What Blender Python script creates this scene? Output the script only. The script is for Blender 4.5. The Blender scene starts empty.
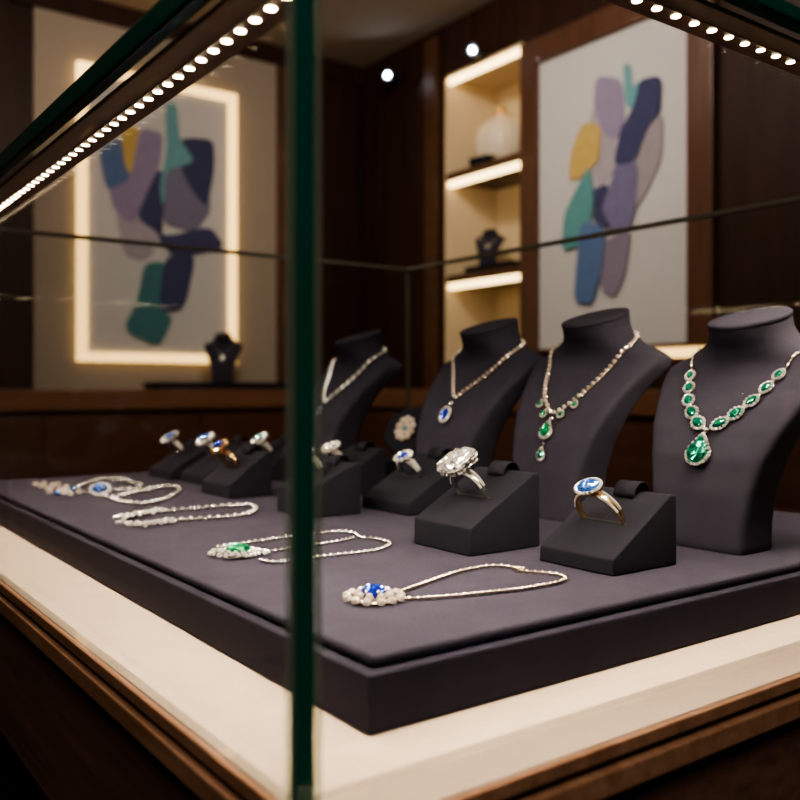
import bpy, bmesh, math, random
from mathutils import Vector, Matrix

random.seed(7)
C = bpy.context.scene.collection
PI = math.pi

# ---------------------------------------------------------------- camera model
EYE = 1.2                       # camera height
FWD = Vector((0.5906, 0.8070, 0.0)).normalized()
RGT = Vector((FWD.y, -FWD.x, 0.0))
FPX, CX, HOR = 878.0, 400.0, 387.0
PADZ = EYE - 0.135              # top of the velvet pad
LEDGE = EYE - 0.1723            # top of the cream counter inside the glass


def on_z(px, py, z):
    d = (EYE - z) * FPX / (py - HOR)
    p = (FWD + RGT * ((px - CX) / FPX)) * d
    return Vector((p.x, p.y, z))


RWX, BWY = 2.453, 3.694         # faces of the right wall and the back wall


def on_right(px, py, off=0.0):
    r = FWD + RGT * ((px - CX) / FPX)
    t = (RWX - off) / r.x
    return Vector((RWX - off, r.y * t, EYE + (HOR - py) * t / FPX))


def on_back(px, py, off=0.0):
    r = FWD + RGT * ((px - CX) / FPX)
    t = (BWY - off) / r.y
    return Vector((r.x * t, BWY - off, EYE + (HOR - py) * t / FPX))


# ---------------------------------------------------------------- materials
def new_mat(name):
    m = bpy.data.materials.new(name)
    m.use_nodes = True
    nt = m.node_tree
    for n in list(nt.nodes):
        nt.nodes.remove(n)
    out = nt.nodes.new('ShaderNodeOutputMaterial')
    return m, nt, out


def principled(name, col, rough=0.5, metal=0.0, ior=1.45, trans=0.0, coat=0.0, sheen=0.0,
               emit=None, estr=0.0, spec=0.5):
    m, nt, out = new_mat(name)
    b = nt.nodes.new('ShaderNodeBsdfPrincipled')
    b.inputs['Base Color'].default_value = (*col, 1)
    b.inputs['Roughness'].default_value = rough
    b.inputs['Metallic'].default_value = metal
    b.inputs['IOR'].default_value = ior
    b.inputs['Transmission Weight'].default_value = trans
    b.inputs['Coat Weight'].default_value = coat
    b.inputs['Sheen Weight'].default_value = sheen
    b.inputs['Specular IOR Level'].default_value = spec
    if emit:
        b.inputs['Emission Color'].default_value = (*emit, 1)
        b.inputs['Emission Strength'].default_value = estr
    nt.links.new(b.outputs[0], out.inputs[0])
    return m, nt, b


def add_bump(nt, b, tex_out, strength, dist=0.001):
    bp = nt.nodes.new('ShaderNodeBump')
    bp.inputs['Strength'].default_value = strength
    bp.inputs['Distance'].default_value = dist
    nt.links.new(tex_out, bp.inputs['Height'])
    nt.links.new(bp.outputs[0], b.inputs['Normal'])


def coords(nt, scale=(1, 1, 1), rot=(0, 0, 0)):
    tc = nt.nodes.new('ShaderNodeTexCoord')
    mp = nt.nodes.new('ShaderNodeMapping')
    mp.inputs['Scale'].default_value = scale
    mp.inputs['Rotation'].default_value = rot
    nt.links.new(tc.outputs['Object'], mp.inputs[0])
    return mp.outputs[0]


def ramp(nt, fac, stops):
    r = nt.nodes.new('ShaderNodeValToRGB')
    while len(r.color_ramp.elements) > 1:
        r.color_ramp.elements.remove(r.color_ramp.elements[-1])
    r.color_ramp.elements[0].position = stops[0][0]
    r.color_ramp.elements[0].color = (*stops[0][1], 1)
    for p, c in stops[1:]:
        e = r.color_ramp.elements.new(p)
        e.color = (*c, 1)
    nt.links.new(fac, r.inputs[0])
    return r.outputs[0]


def noise(nt, vec, scale, detail=3, rough=0.6):
    n = nt.nodes.new('ShaderNodeTexNoise')
    n.inputs['Scale'].default_value = scale
    n.inputs['Detail'].default_value = detail
    n.inputs['Roughness'].default_value = rough
    nt.links.new(vec, n.inputs['Vector'])
    return n.outputs[0]


def fabric(name, lo, hi, weave=900, bump=0.35, sheen=0.25):
    m, nt, b = principled(name, hi, rough=0.85, sheen=sheen, spec=0.12)
    v = coords(nt)
    n = noise(nt, v, weave, 2)
    n2 = noise(nt, v, 35, 3)
    mx = nt.nodes.new('ShaderNodeMath')
    mx.operation = 'MULTIPLY_ADD'
    mx.inputs[1].default_value = 0.6
    nt.links.new(n, mx.inputs[0])
    m2 = nt.nodes.new('ShaderNodeMath')
    m2.operation = 'MULTIPLY'
    m2.inputs[1].default_value = 0.4
    nt.links.new(n2, m2.inputs[0])
    nt.links.new(m2.outputs[0], mx.inputs[2])
    nt.links.new(ramp(nt, mx.outputs[0], [(0.35, lo), (0.65, hi)]), b.inputs['Base Color'])
    add_bump(nt, b, n, bump, 0.0004)
    return m


def wood(name, dark, light, scale=(2, 30, 30), rough=0.35, coat=0.15):
    m, nt, b = principled(name, light, rough=rough, coat=coat)
    v = coords(nt, scale)
    n = noise(nt, v, 3.0, 6, 0.65)
    nt.links.new(ramp(nt, n, [(0.3, dark), (0.7, light)]), b.inputs['Base Color'])
    add_bump(nt, b, n, 0.08, 0.001)
    return m


def pane_material(name, tint, ior):
    """thin window glass: clear sheet with a fresnel mirror on its outward faces"""
    m, nt, out = new_mat(name)
    tr = nt.nodes.new('ShaderNodeBsdfTransparent')
    tr.inputs[0].default_value = (*tint, 1)
    gl = nt.nodes.new('ShaderNodeBsdfGlossy')
    gl.inputs['Roughness'].default_value = 0.0
    fr = nt.nodes.new('ShaderNodeFresnel')
    geo = nt.nodes.new('ShaderNodeNewGeometry')
    iv = nt.nodes.new('ShaderNodeMath')       # flip the ratio on inner faces: a thin sheet has no total reflection
    iv.operation = 'MULTIPLY_ADD'
    nt.links.new(geo.outputs['Backfacing'], iv.inputs[0])
    iv.inputs[1].default_value = 1.0 / ior - ior
    iv.inputs[2].default_value = ior
    nt.links.new(iv.outputs[0], fr.inputs[0])
    mx = nt.nodes.new('ShaderNodeMixShader')
    nt.links.new(fr.outputs[0], mx.inputs[0])
    nt.links.new(tr.outputs[0], mx.inputs[1])
    nt.links.new(gl.outputs[0], mx.inputs[2])
    nt.links.new(mx.outputs[0], out.inputs[0])
    return m


def gem_material(name, tint, diff, k_glass=0.5, k_gloss=0.35, ior=1.75):
    """cut stone: refracting body, coloured inner return and mirror facets"""
    m, nt, out = new_mat(name)
    g = nt.nodes.new('ShaderNodeBsdfGlass')
    g.inputs['Color'].default_value = (*tint, 1)
    g.inputs['IOR'].default_value = ior
    g.inputs['Roughness'].default_value = 0.02
    d = nt.nodes.new('ShaderNodeBsdfDiffuse')
    d.inputs[0].default_value = (*diff, 1)
    s = nt.nodes.new('ShaderNodeBsdfGlossy')
    s.inputs['Color'].default_value = (*[min(1, 0.22 + 0.78 * c) for c in tint], 1)
    s.inputs['Roughness'].default_value = 0.12
    a = nt.nodes.new('ShaderNodeMixShader')
    a.inputs[0].default_value = k_glass
    nt.links.new(d.outputs[0], a.inputs[1])
    nt.links.new(g.outputs[0], a.inputs[2])
    b = nt.nodes.new('ShaderNodeMixShader')
    b.inputs[0].default_value = k_gloss
    nt.links.new(a.outputs[0], b.inputs[1])
    nt.links.new(s.outputs[0], b.inputs[2])
    nt.links.new(b.outputs[0], out.inputs[0])
    return m


def emission(name, col, strength):
    m, nt, out = new_mat(name)
    e = nt.nodes.new('ShaderNodeEmission')
    e.inputs[0].default_value = (*col, 1)
    e.inputs[1].default_value = strength
    nt.links.new(e.outputs[0], out.inputs[0])
    return m


MAT = {}
MAT['pad'] = fabric('pad_velvet', (0.027, 0.025, 0.039), (0.042, 0.0385, 0.058), 700, 0.5, 0.0)
MAT['bust'] = fabric('bust_linen', (0.024, 0.0225, 0.034), (0.034, 0.032, 0.047), 1400, 0.4, 0.0)
MAT['block'] = fabric('block_suede', (0.0095, 0.0095, 0.0150), (0.0145, 0.0145, 0.0215), 1400, 0.4, 0.0)
MAT['tray'] = fabric('tray_leatherette', (0.018, 0.017, 0.028), (0.027, 0.0255, 0.041), 900, 0.3, 0.0)
MAT['slot'] = principled('slot_shadow_cloth', (0.006, 0.006, 0.007), 0.9)[0]
MAT['cream'] = fabric('cream_cloth', (0.47, 0.375, 0.29), (0.54, 0.44, 0.35), 500, 0.15, 0.0)
MAT['walnut'] = wood('walnut_trim', (0.22, 0.11, 0.062), (0.40, 0.225, 0.140), (30, 3, 30), 0.35)
MAT['apron'] = wood('dark_apron_wood', (0.10, 0.052, 0.036), (0.19, 0.10, 0.070), (20, 2, 40), 0.5, 0.0)
MAT['void'] = principled('black_plinth', (0.004, 0.003, 0.003), 0.8)[0]
MAT['barwood'] = wood('light_bar_wood', (0.070, 0.038, 0.024), (0.12, 0.066, 0.043), (40, 40, 3), 0.4, 0.0)
MAT['panelwood'] = wood('wall_panel_wood', (0.016, 0.0070, 0.0048), (0.038, 0.0165, 0.0112), (6, 6, 0.6), 0.5, 0.0)
MAT['panelwood'].node_tree.nodes['Principled BSDF'].inputs['Specular IOR Level'].default_value = 0.22
MAT['framewood'] = wood('frame_wood', (0.058, 0.026, 0.016), (0.105, 0.047, 0.029), (12, 12, 1), 0.35, 0.1)
MAT['cabwood'] = wood('cabinet_wood', (0.045, 0.019, 0.010), (0.085, 0.036, 0.020), (2, 2, 18), 0.35, 0.1)
MAT['topwood'] = wood('cabinet_top_wood', (0.10, 0.045, 0.024), (0.16, 0.075, 0.042), (2, 2, 18), 0.3, 0.1)
MAT['taupe'] = fabric('taupe_wall_cloth', (0.27, 0.225, 0.185), (0.31, 0.26, 0.215), 160, 0.15, 0.0)
MAT['ceil'] = principled('ceiling_paint', (0.30, 0.25, 0.21), 0.9)[0]
MAT['carpet'] = fabric('dark_carpet', (0.012, 0.010, 0.010), (0.022, 0.018, 0.017), 120, 0.5, 0.0)
MAT['canvas'] = fabric('painting_canvas', (0.45, 0.43, 0.435), (0.50, 0.48, 0.485), 420, 0.15, 0.0)
MAT['niche'] = principled('niche_cream', (0.62, 0.50, 0.34), 0.7)[0]
MAT['warmstrip'] = emission('warm_strip', (1.0, 0.68, 0.30), 4.0)
MAT['warmframe'] = emission('warm_frame_light', (1.0, 0.60, 0.21), 2.1)
MAT['led'] = emission('led_lens', (1.0, 0.76, 0.46), 40.0)
MAT['spotlens'] = emission('cool_spot_lens', (0.80, 0.90, 1.0), 160.0)
MAT['black_metal'] = principled('black_metal', (0.02, 0.02, 0.022), 0.4, 0.8)[0]
MAT['glass'] = pane_material('pane_glass', (0.975, 0.985, 0.98), 1.5)
MAT['glass_front'] = pane_material('front_pane_glass', (0.985, 0.99, 0.985), 1.45)
MAT['edge'] = principled('green_glass_edge', (0.004, 0.075, 0.057), 0.12, coat=0.3)[0]
MAT['edge_pale'] = gem_material('pale_glass_chamfer', (0.75, 0.85, 0.80), (0.30, 0.34, 0.29), 0.0, 0.12)
_nt = MAT['edge_pale'].node_tree
_tr = _nt.nodes.new('ShaderNodeBsdfTransparent')
_tr.inputs[0].default_value = (0.80, 0.86, 0.80, 1)
_mx = _nt.nodes.new('ShaderNodeMixShader')
_o = [n for n in _nt.nodes if n.type == 'OUTPUT_MATERIAL'][0]
_src = _o.inputs[0].links[0].from_socket
_mx.inputs[0].default_value = 0.76
_nt.links.new(_src, _mx.inputs[1])
_nt.links.new(_tr.outputs[0], _mx.inputs[2])
_nt.links.new(_mx.outputs[0], _o.inputs[0])
MAT['rim'] = principled('thin_glass_rim', (0.17, 0.155, 0.125), 0.25, trans=0.2)[0]
MAT['porcelain'] = principled('porcelain', (0.72, 0.62, 0.50), 0.35)[0]
MAT['silver'] = principled('white_gold', (0.70, 0.67, 0.63), 0.22, 1.0)[0]
MAT['palegold'] = principled('pale_rose_gold', (0.78, 0.65, 0.53), 0.22, 1.0)[0]
MAT['gold'] = principled('yellow_gold', (0.86, 0.58, 0.28), 0.22, 1.0)[0]
MAT['pave'] = gem_material('pave_diamond', (1, 0.98, 0.95), (0.66, 0.635, 0.60), 0.2, 0.55, 1.9)
MAT['pavewarm'] = gem_material('warm_pave_diamond', (1, 0.92, 0.82), (0.74, 0.635, 0.53), 0.2, 0.52, 1.9)
MAT['diamond'] = gem_material('diamond', (1, 1, 1), (0.72, 0.71, 0.70), 0.5, 0.58, 2.2)
MAT['emerald'] = gem_material('emerald', (0.02, 0.85, 0.42), (0.0, 0.20, 0.085), 0.45, 0.30)
MAT['teal'] = gem_material('bluish_emerald', (0.02, 0.80, 0.58), (0.0, 0.14, 0.085), 0.45, 0.30)
MAT['sapphire'] = gem_material('sapphire', (0.06, 0.20, 1.0), (0.004, 0.028, 0.40), 0.4, 0.28)
MAT['bluetopaz'] = gem_material('light_sapphire', (0.16, 0.45, 1.0), (0.02, 0.09, 0.40), 0.4, 0.32)
MAT['aqua'] = gem_material('aquamarine', (0.25, 0.65, 0.75), (0.04, 0.20, 0.27), 0.3, 0.35)


# ---------------------------------------------------------------- mesh helpers
class MB:
    def __init__(self):
        self.v, self.f = [], []

    def add(self, verts, faces, M=None):
        o = len(self.v)
        for p in verts:
            p = Vector(p)
            self.v.append(M @ p if M is not None else p)
        for f in faces:
            self.f.append(tuple(i + o for i in f))
        return self

    def box(self, x0, y0, z0, x1, y1, z1, M=None):
        v = [(x0, y0, z0), (x1, y0, z0), (x1, y1, z0), (x0, y1, z0),
             (x0, y0, z1), (x1, y0, z1), (x1, y1, z1), (x0, y1, z1)]
        f = [(3, 2, 1, 0), (4, 5, 6, 7), (0, 1, 5, 4), (1, 2, 6, 5), (2, 3, 7, 6), (3, 0, 4, 7)]
        return self.add(v, f, M)

    def lathe(self, prof, n=24, M=None, ry=1.0):
        v, f = [], []
        for r, z in prof:
            for i in range(n):
                a = 2 * PI * i / n
                v.append((r * math.cos(a), r * ry * math.sin(a), z))
        m = len(prof)
        for k in range(m - 1):
            for i in range(n):
                j = (i + 1) % n
                f.append((k * n + i, k * n + j, (k + 1) * n + j, (k + 1) * n + i))
        f.append(tuple(reversed(range(n))))
        f.append(tuple((m - 1) * n + i for i in range(n)))
        return self.add(v, f, M)

    def ball(self, c, r, n=8, m=5, sc=(1, 1, 1), M=None):
        T = Matrix.Translation(c) @ Matrix.Diagonal((r * sc[0], r * sc[1], r * sc[2], 1))
        if M is not None:
            T = Matrix.Translation(c) @ M.to_4x4() @ Matrix.Diagonal((r * sc[0], r * sc[1], r * sc[2], 1))
        v = [(0, 0, 1)]
        for k in range(1, m):
            p = PI * k / m
            for i in range(n):
                a = 2 * PI * (i + 0.5 * (k % 2)) / n
                v.append((math.sin(p) * math.cos(a), math.sin(p) * math.sin(a), math.cos(p)))
        v.append((0, 0, -1))
        f = [(0, 1 + i, 1 + (i + 1) % n) for i in range(n)]
        for k in range(m - 2):
            for i in range(n):
                j = (i + 1) % n
                a, b = 1 + k * n, 1 + (k + 1) * n
                f.append((a + i, b + i, b + j, a + j))
        a = 1 + (m - 2) * n
        f += [(len(v) - 1, a + (i + 1) % n, a + i) for i in range(n)]
        return self.add(v, f, T)

    def tube(self, pts, r, n=6, closed=False, M=None):
        pts = [Vector(p) for p in pts]
        k = len(pts)
        rs = r if isinstance(r, (list, tuple)) else [r] * k
        v, f = [], []
        up = Vector((0.13, 0.27, 0.95)).normalized()
        for i, p in enumerate(pts):
            a = pts[(i - 1) % k] if (closed or i > 0) else p
            b = pts[(i + 1) % k] if (closed or i < k - 1) else p
            t = (b - a).normalized()
            s = t.cross(up)
            if s.length < 1e-4:
                s = t.cross(Vector((1, 0, 0)))
            s.normalize()
            u = s.cross(t)
            for q in range(n):
                an = 2 * PI * q / n
                v.append(p + (s * math.cos(an) + u * math.sin(an)) * rs[i])
        m = k if closed else k - 1
        for i in range(m):
            i2 = (i + 1) % k
            for q in range(n):
                q2 = (q + 1) % n
                f.append((i * n + q, i * n + q2, i2 * n + q2, i2 * n + q))
        if not closed:
            f.append(tuple(reversed(range(n))))
            f.append(tuple((k - 1) * n + q for q in range(n)))
        return self.add(v, f, M)

    def gem(self, rx, ry, shape='round', n=12, M=None, crown=0.32, pav=0.65, table=0.56, rough=1.0):
        def rho(t):
            c, s = math.cos(t), math.sin(t)
            if shape == 'round':
                return c * rx, s * ry
            if shape == 'cushion':
                e = 2.0 / 3.4
                return math.copysign(abs(c) ** e, c) * rx, math.copysign(abs(s) ** e, s) * ry
            if shape == 'pear':                  # point at +y
                return c * rx * (1 - 0.55 * max(0, s) ** 1.3) * (1 if s < 0 else (1 - s * s) ** 0.18 if s < 1 else 0.0), (s * ry * (1.25 if s > 0 else 0.8))
            if shape == 'marquise':              # points at +-x
                return c * rx, math.copysign(abs(s) ** 1.35, s) * ry
        h = min(rx, ry)
        v = [(0, 0, crown * h)]
        big = h > .0055
        rings = [(table, crown * h, 0), (0.82, crown * h * 0.62, 0.5), (1.0, 0.02 * h, 0), (1.0, -0.04 * h, 0),
                 (0.62, -pav * h * 0.5, 0.5)]
        if big:       # brilliant cut: the table breaks up into stars and kites
            rings = [(table * .38, crown * h * .93, 0), (table * .72, crown * h * 1.0, 0.5), (table * 1.05, crown * h * .86, 0),
                     (0.80, crown * h * 0.62, 0.5), (0.92, crown * h * 0.30, 0)] + [(1.0, 0.02 * h, 0.5), (1.0, -0.06 * h, 0.5), (0.62, -pav * h * 0.5, 0)]
        for k, z, o in rings:
            for i in range(n):
                x, y = rho(2 * PI * (i + o) / n)
                jt = 1 + (0.05 * rough * math.sin(i * 2.4 + len(v) * 1.7) if big and k < .95 else 0)
                v.append((x * k * jt, y * k * jt, z + (.05 * rough * h * math.sin(i * 4.1 + k * 9) if big and k < .95 else 0)))
        v.append((0, 0, -pav * h))
        f = [tuple(1 + i for i in range(n))]
        for q in range(len(rings) - 1):
            a, b = 1 + q * n, 1 + (q + 1) * n
            oa, ob = rings[q][2], rings[q + 1][2]
            for i in range(n):
                j = (i + 1) % n
                if oa == ob:
                    f.append((a + i, b + i, b + j, a + j))
                elif ob > oa:
                    f += [(a + i, b + i, a + j), (a + j, b + i, b + j)]
                else:
                    f += [(a + i, b + j, a + j), (a + i, b + i, b + j)]
        a = 1 + (len(rings) - 1) * n
        L = len(v) - 1
        f += [(L, a + (i + 1) % n, a + i) for i in range(n)]
        v2 = v[1:]
        return self.add(v2, [tuple(i - 1 for i in q) for q in f], M)

    def build(self, name, mat, parent=None, smooth=False, bevel=0.0, seg=2, loc=None):
        me = bpy.data.meshes.new(name)
        me.from_pydata([tuple(p) for p in self.v], [], self.f)
        bm = bmesh.new()
        bm.from_mesh(me)
        if bevel > 0:
            bm.normal_update()
            bmesh.ops.bevel(bm, geom=[e for e in bm.edges if e.calc_face_angle(0) > 0.35],
                            offset=bevel, segments=seg, profile=0.6, affect='EDGES', clamp_overlap=True)
        bmesh.ops.recalc_face_normals(bm, faces=bm.faces)
        bm.to_mesh(me)
        bm.free()
        for p in me.polygons:
            p.use_smooth = smooth
        me.materials.append(MAT[mat] if isinstance(mat, str) else mat)
        o = bpy.data.objects.new(name, me)
        C.objects.link(o)
        if parent is not None:
            o.parent = parent
        if loc is not None:
            o.location = loc
        return o


def empty(name, label, cat, loc=(0, 0, 0), rotz=0.0, group=None):
    o = bpy.data.objects.new(name, None)
    o.empty_display_size = 0.01
    C.objects.link(o)
    o.location = loc
    o.rotation_euler = (0, 0, rotz)
    return tag(o, label, cat, group)


def tag(o, label, cat, group=None):
    o['label'] = label
    o['category'] = cat
    if group:
        o['group'] = group
    return o


def struct(o):
    o['kind'] = 'structure'
    return o


def copy_tree(o, parent=None):
    c = o.copy()
    C.objects.link(c)
    if parent is not None:
        c.parent = parent
    for ch in list(o.children):
        copy_tree(ch, c)
    return c


def share(src, name, parent, M):
    """a further part that shares its mesh with src"""
    o = bpy.data.objects.new(name, src.data)
    C.objects.link(o)
    o.parent = parent
    o.matrix_basis = M
    return o


def frame(origin, normal, along):
    """matrix whose z is the normal and whose y runs as far as possible along the given direction"""
    z = Vector(normal).normalized()
    y = Vector(along) - z * Vector(along).dot(z)
    y.normalize()
    x = y.cross(z)
    M = Matrix((x, y, z)).transposed().to_4x4()
    M.translation = Vector(origin)
    return M


def spline(pts, n=400, closed=False):
    pts = [Vector(p) for p in pts]
    k = len(pts)
    dense = []
    segs = k if closed else k - 1
    for i in range(segs):
        g = lambda q: pts[q % k] if closed else pts[max(0, min(k - 1, q))]
        p0, p1, p2, p3 = g(i - 1), g(i), g(i + 1), g(i + 2)
        for s in range(24):
            t = s / 24
            dense.append(0.5 * ((2 * p1) + (p2 - p0) * t + (2 * p0 - 5 * p1 + 4 * p2 - p3) * t * t
                                + (3 * p1 - p0 - 3 * p2 + p3) * t ** 3))
    dense.append(pts[0] if closed else pts[-1])
    return dense


def walk(dense, step):
    """points (with tangents) at equal spacing on a polyline"""
    L = [0.0]
    for a, b in zip(dense, dense[1:]):
        L.append(L[-1] + (b - a).length)
    n = max(2, int(round(L[-1] / step)))
    out, j = [], 0
    for i in range(n + 1):
        s = L[-1] * i / n
        while j < len(dense) - 2 and L[j + 1] < s:
            j += 1
        d = L[j + 1] - L[j]
        t = (s - L[j]) / d if d > 1e-9 else 0
        out.append((dense[j].lerp(dense[j + 1], t), (dense[j + 1] - dense[j]).normalized()))
    return out


# ================================================================ ROOM
def rect_holes(mb, axis, c0, c1, a0, a1, z0, z1, hole):
    ha0, ha1, hz0, hz1 = hole
    for (p0, p1, q0, q1) in ((a0, ha0, z0, z1), (ha1, a1, z0, z1), (ha0, ha1, z0, hz0), (ha0, ha1, hz1, z1)):
        if axis == 'x':
            mb.box(c0, p0, q0, c1, p1, q1)
        else:
            mb.box(p0, c0, q0, p1, c1, q1)


RX0, RY0, CEIL = -2.0, -2.2, 2.8
NY0, NY1, NZ0, NZ1 = 2.535, 3.005, 1.21, 2.56           # opening of the lit niche
struct(MB().box(RX0 - .1, RY0 - .1, -0.05, RWX + .5, BWY + .1, 0).build('floor', 'carpet'))
struct(MB().box(RX0 - .1, RY0 - .1, CEIL, RWX + .5, BWY + .1, CEIL + .05).build('ceiling', 'ceil'))
w = MB()
rect_holes(w, 'x', RWX, RWX + .40, RY0, BWY, 0, CEIL, (NY0 - .014, NY1 + .014, NZ0 - .014, NZ1 + .014))
struct(w.build('wall_right', 'panelwood'))
struct(MB().box(RX0, BWY, 0, RWX, BWY + .08, CEIL).build('wall_back', 'panelwood'))
struct(MB().box(RX0 - .08, RY0, 0, RX0, BWY, CEIL).build('wall_left', 'panelwood'))
struct(MB().box(RX0, RY0 - .08, 0, RWX, RY0, CEIL).build('wall_front', 'panelwood'))
# taupe cloth panel on the back wall, with dark crown and wooden post beside it
struct(MB().box(0.888, BWY - .012, 1.10, 1.972, BWY, 2.715).build('trim_1', 'taupe'))
struct(MB().box(0.80, BWY - .03, 2.715, RWX, BWY, CEIL).build('trim_2', 'panelwood'))
struct(MB().box(1.972, BWY - .03, 1.10, 2.04, BWY, 2.715).build('trim_3', 'framewood', bevel=.004))
struct(MB().box(2.20, BWY - .02, 1.10, 2.43, BWY, 2.715).build('trim_4', 'panelwood', bevel=.004))
struct(MB().box(RWX - .02, 3.05, 1.10, RWX, 3.14, 2.76).build('trim_5', 'cabwood', bevel=.004))
struct(MB().box(RWX - .012, 1.05, 1.10, RWX, 1.16, 2.76).build('trim_6', 'framewood', bevel=.004))

# ---- lit niche with three shelves of light
n = empty('lit_display_niche', 'tall cream lit display niche with three shelf bays in the dark wood wall', 'shelf niche',
          (RWX, (NY0 + NY1) / 2, NZ0))
hy, D = (NY1 - NY0) / 2, 0.30
H = NZ1 - NZ0
MB().box(D, -hy, 0, D + .012, hy, H).build('back_panel', 'niche', n)
MB().box(0.002, hy, 0, D, hy + .012, H).build('side_panel', 'niche', n)
MB().box(0.002, -hy - .012, 0, D, -hy, H).build('side_panel', 'niche', n)
MB().box(0.002, -hy, H - .0, D, hy, H + .012).build('top_panel', 'niche', n)
MB().box(0.002, -hy, -.012, D, hy, 0.0).build('bottom_panel', 'cabwood', n)
SH = (1.655 - NZ0, 2.105 - NZ0)
for z in SH:
    MB().box(0.0, -hy, z, D, hy, z + .035).build('shelf', 'cabwood', n, bevel=.003)
for z in (SH[0], SH[1], H):
    MB().box(0.004, -hy + .006, z - .026, .028, hy - .006, z - .001).build('light_strip', 'warmstrip', n, bevel=.006, seg=3)

# ---- things in the niche
v = tag(MB().lathe([(.035, 0), (.06, .01), (.105, .07), (.118, .12), (.108, .165), (.07, .20), (.034, .212), (.034, .222)], 28
                   ).build('vase', 'porcelain', None, True, loc=(RWX + .185, 2.85, 2.105 + .0355)),
        'round cream ribbed vase with gold knob on the top niche shelf', 'vase')
MB().lathe([(.03, .2225), (.034, .228), (.014, .236), (.018, .25), (.008, .262)], 16).build('knob', 'gold', v, True)
rb = MB()
for k in range(20):
    a = 2 * PI * k / 20
    rb.tube([(math.cos(a) * (r + .0012), math.sin(a) * (r + .0012), z) for r, z in
             ((.06, .012), (.105, .07), (.118, .12), (.108, .165), (.07, .20))], .004, 5)
rb.build('ribs', 'porcelain', v, True)
v.scale = (.90, .90, 1.12)

jb = empty('jewelry_box', 'small dark jewellery box with tilted lid beside the vase on the top niche shelf', 'box',
           (RWX + .040, 2.81, 2.1405), 0.2)
jb.scale = (.6, .75, .7)
MB().box(-.055, -.065, 0, .055, .065, .045).build('box_body', 'block', jb, bevel=.005)
MB().box(-.055, -.065, 0, .055, .065, .014, Matrix.Translation((.055, 0, .052)) @ Matrix.Rotation(math.radians(-8), 4, 'Y') @ Matrix.Translation((-.055, 0, 0)) @ Matrix.Rotation(0, 4, 'Y')).build('lid', 'block', jb, bevel=.004)
MB().box(-.012, -.068, .030, .012, -.0655, .042).build('clasp', 'palegold', jb)

# ---- paintings
def strokes(root, shapes, on, off):
    for k, (mat, pts) in enumerate(shapes):
        o = off + 0.0012 * (k + 1)
        q = [on(x, y, o) for x, y in pts]
        for _ in range(3):                      # soften the corners a little
            q2 = []
            for i in range(len(q)):
                a_, b_ = q[i], q[(i + 1) % len(q)]
                q2 += [a_.lerp(b_, .16), a_.lerp(b_, .84)]
            q = q2
        P = q
        P2 = [p - Vector((0.001, 0, 0)) if on is on_right else p - Vector((0, 0.001, 0)) for p in P]
        m = len(P)
        c = [p - root.location for p in P + P2]
        f = [tuple(range(m)), tuple(reversed(range(m, 2 * m)))]
        f += [(i, (i + 1) % m, m + (i + 1) % m, m + i) for i in range(m)]
        MB().add(c, f).build('brush_stroke', mat, root)


def paint(name, lo):
    g_ = sum(lo) / 3
    lo = tuple(.72 * c + .28 * (g_ * .6 + .10) for c in lo)
    return fabric('paint_' + name, tuple(c * .82 for c in lo), lo, 60, 0.1, 0.0)


PT = {k: paint(k, c) for k, c in dict(
    lavender=(0.26, 0.20, 0.36), lilac=(0.36, 0.31, 0.38), aqua=(0.10, 0.34, 0.38), navy=(0.028, 0.032, 0.13),
    grey=(0.30, 0.25, 0.30), yellow=(0.58, 0.38, 0.06), teal=(0.06, 0.28, 0.30), purple=(0.14, 0.12, 0.27),
    blue=(0.06, 0.14, 0.34), mauve=(0.22, 0.17, 0.27), slate=(0.16, 0.15, 0.25), deepteal=(0.02, 0.17, 0.20)).items()}


def cr(off, pts):
    return [(x / 2.6667 + off[0], y / 2.6667 + off[1]) for x, y in pts]


A3 = (500, 0)
right_shapes = [
    (PT['lilac'], cr(A3, [(262, 262), (300, 340), (318, 440), (262, 515), (240, 430), (238, 320)])),
    (PT['lavender'], cr(A3, [(256, 202), (326, 210), (334, 320), (310, 375), (282, 362), (248, 286)])),
    (PT['aqua'], cr(A3, [(345, 235), (384, 208), (390, 240), (362, 285), (340, 290)])),
    (PT['aqua'], cr(A3, [(328, 168), (350, 172), (354, 268), (334, 285)])),
    (PT['grey'], cr(A3, [(392, 335), (436, 296), (432, 420), (392, 510), (354, 570), (352, 450)])),
    (PT['yellow'], cr(A3, [(220, 326), (270, 332), (264, 425), (240, 452), (214, 474), (182, 482), (190, 400)])),
    (PT['mauve'], cr(A3, [(278, 640), (352, 605), (332, 740), (304, 795), (266, 775)])),
    (PT['purple'], cr(A3, [(308, 435), (368, 425), (362, 560), (340, 625), (270, 600), (262, 555), (298, 480)])),
    (PT['navy'], cr(A3, [(372, 212), (430, 200), (426, 300), (392, 340), (360, 432), (302, 442), (320, 350), (358, 280)])),
    (PT['teal'], cr(A3, [(238, 440), (250, 510), (244, 580), (222, 650), (163, 672), (170, 570), (205, 500)])),
    (PT['blue'], cr(A3, [(215, 585), (282, 605), (270, 720), (246, 812), (196, 806), (204, 700)])),
    (PT['navy'], cr(A3, [(246, 505), (292, 488), (266, 555), (300, 612), (248, 592), (252, 550)])),
]
c0, c1 = on_right(539, 66), on_right(688, 345)
ya, yb = c1.y - .018, c0.y - .018
za, zb = 1.345, 2.447
rp = empty('framed_painting', 'pale abstract painting with yellow patch in a brown wood frame on right wall', 'painting',
           (RWX, (ya + yb) / 2, za))
w_, h_ = (yb - ya) / 2, zb - za
MB().box(-.015, -w_, 0, 0, w_, h_).build('canvas', 'canvas', rp)
fm = MB()
fb = .095
rect_holes(fm, 'x', -.035, 0, -w_ - fb, w_ + fb - .006, -.012, h_ + fb, (-w_, w_, 0, h_))
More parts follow.
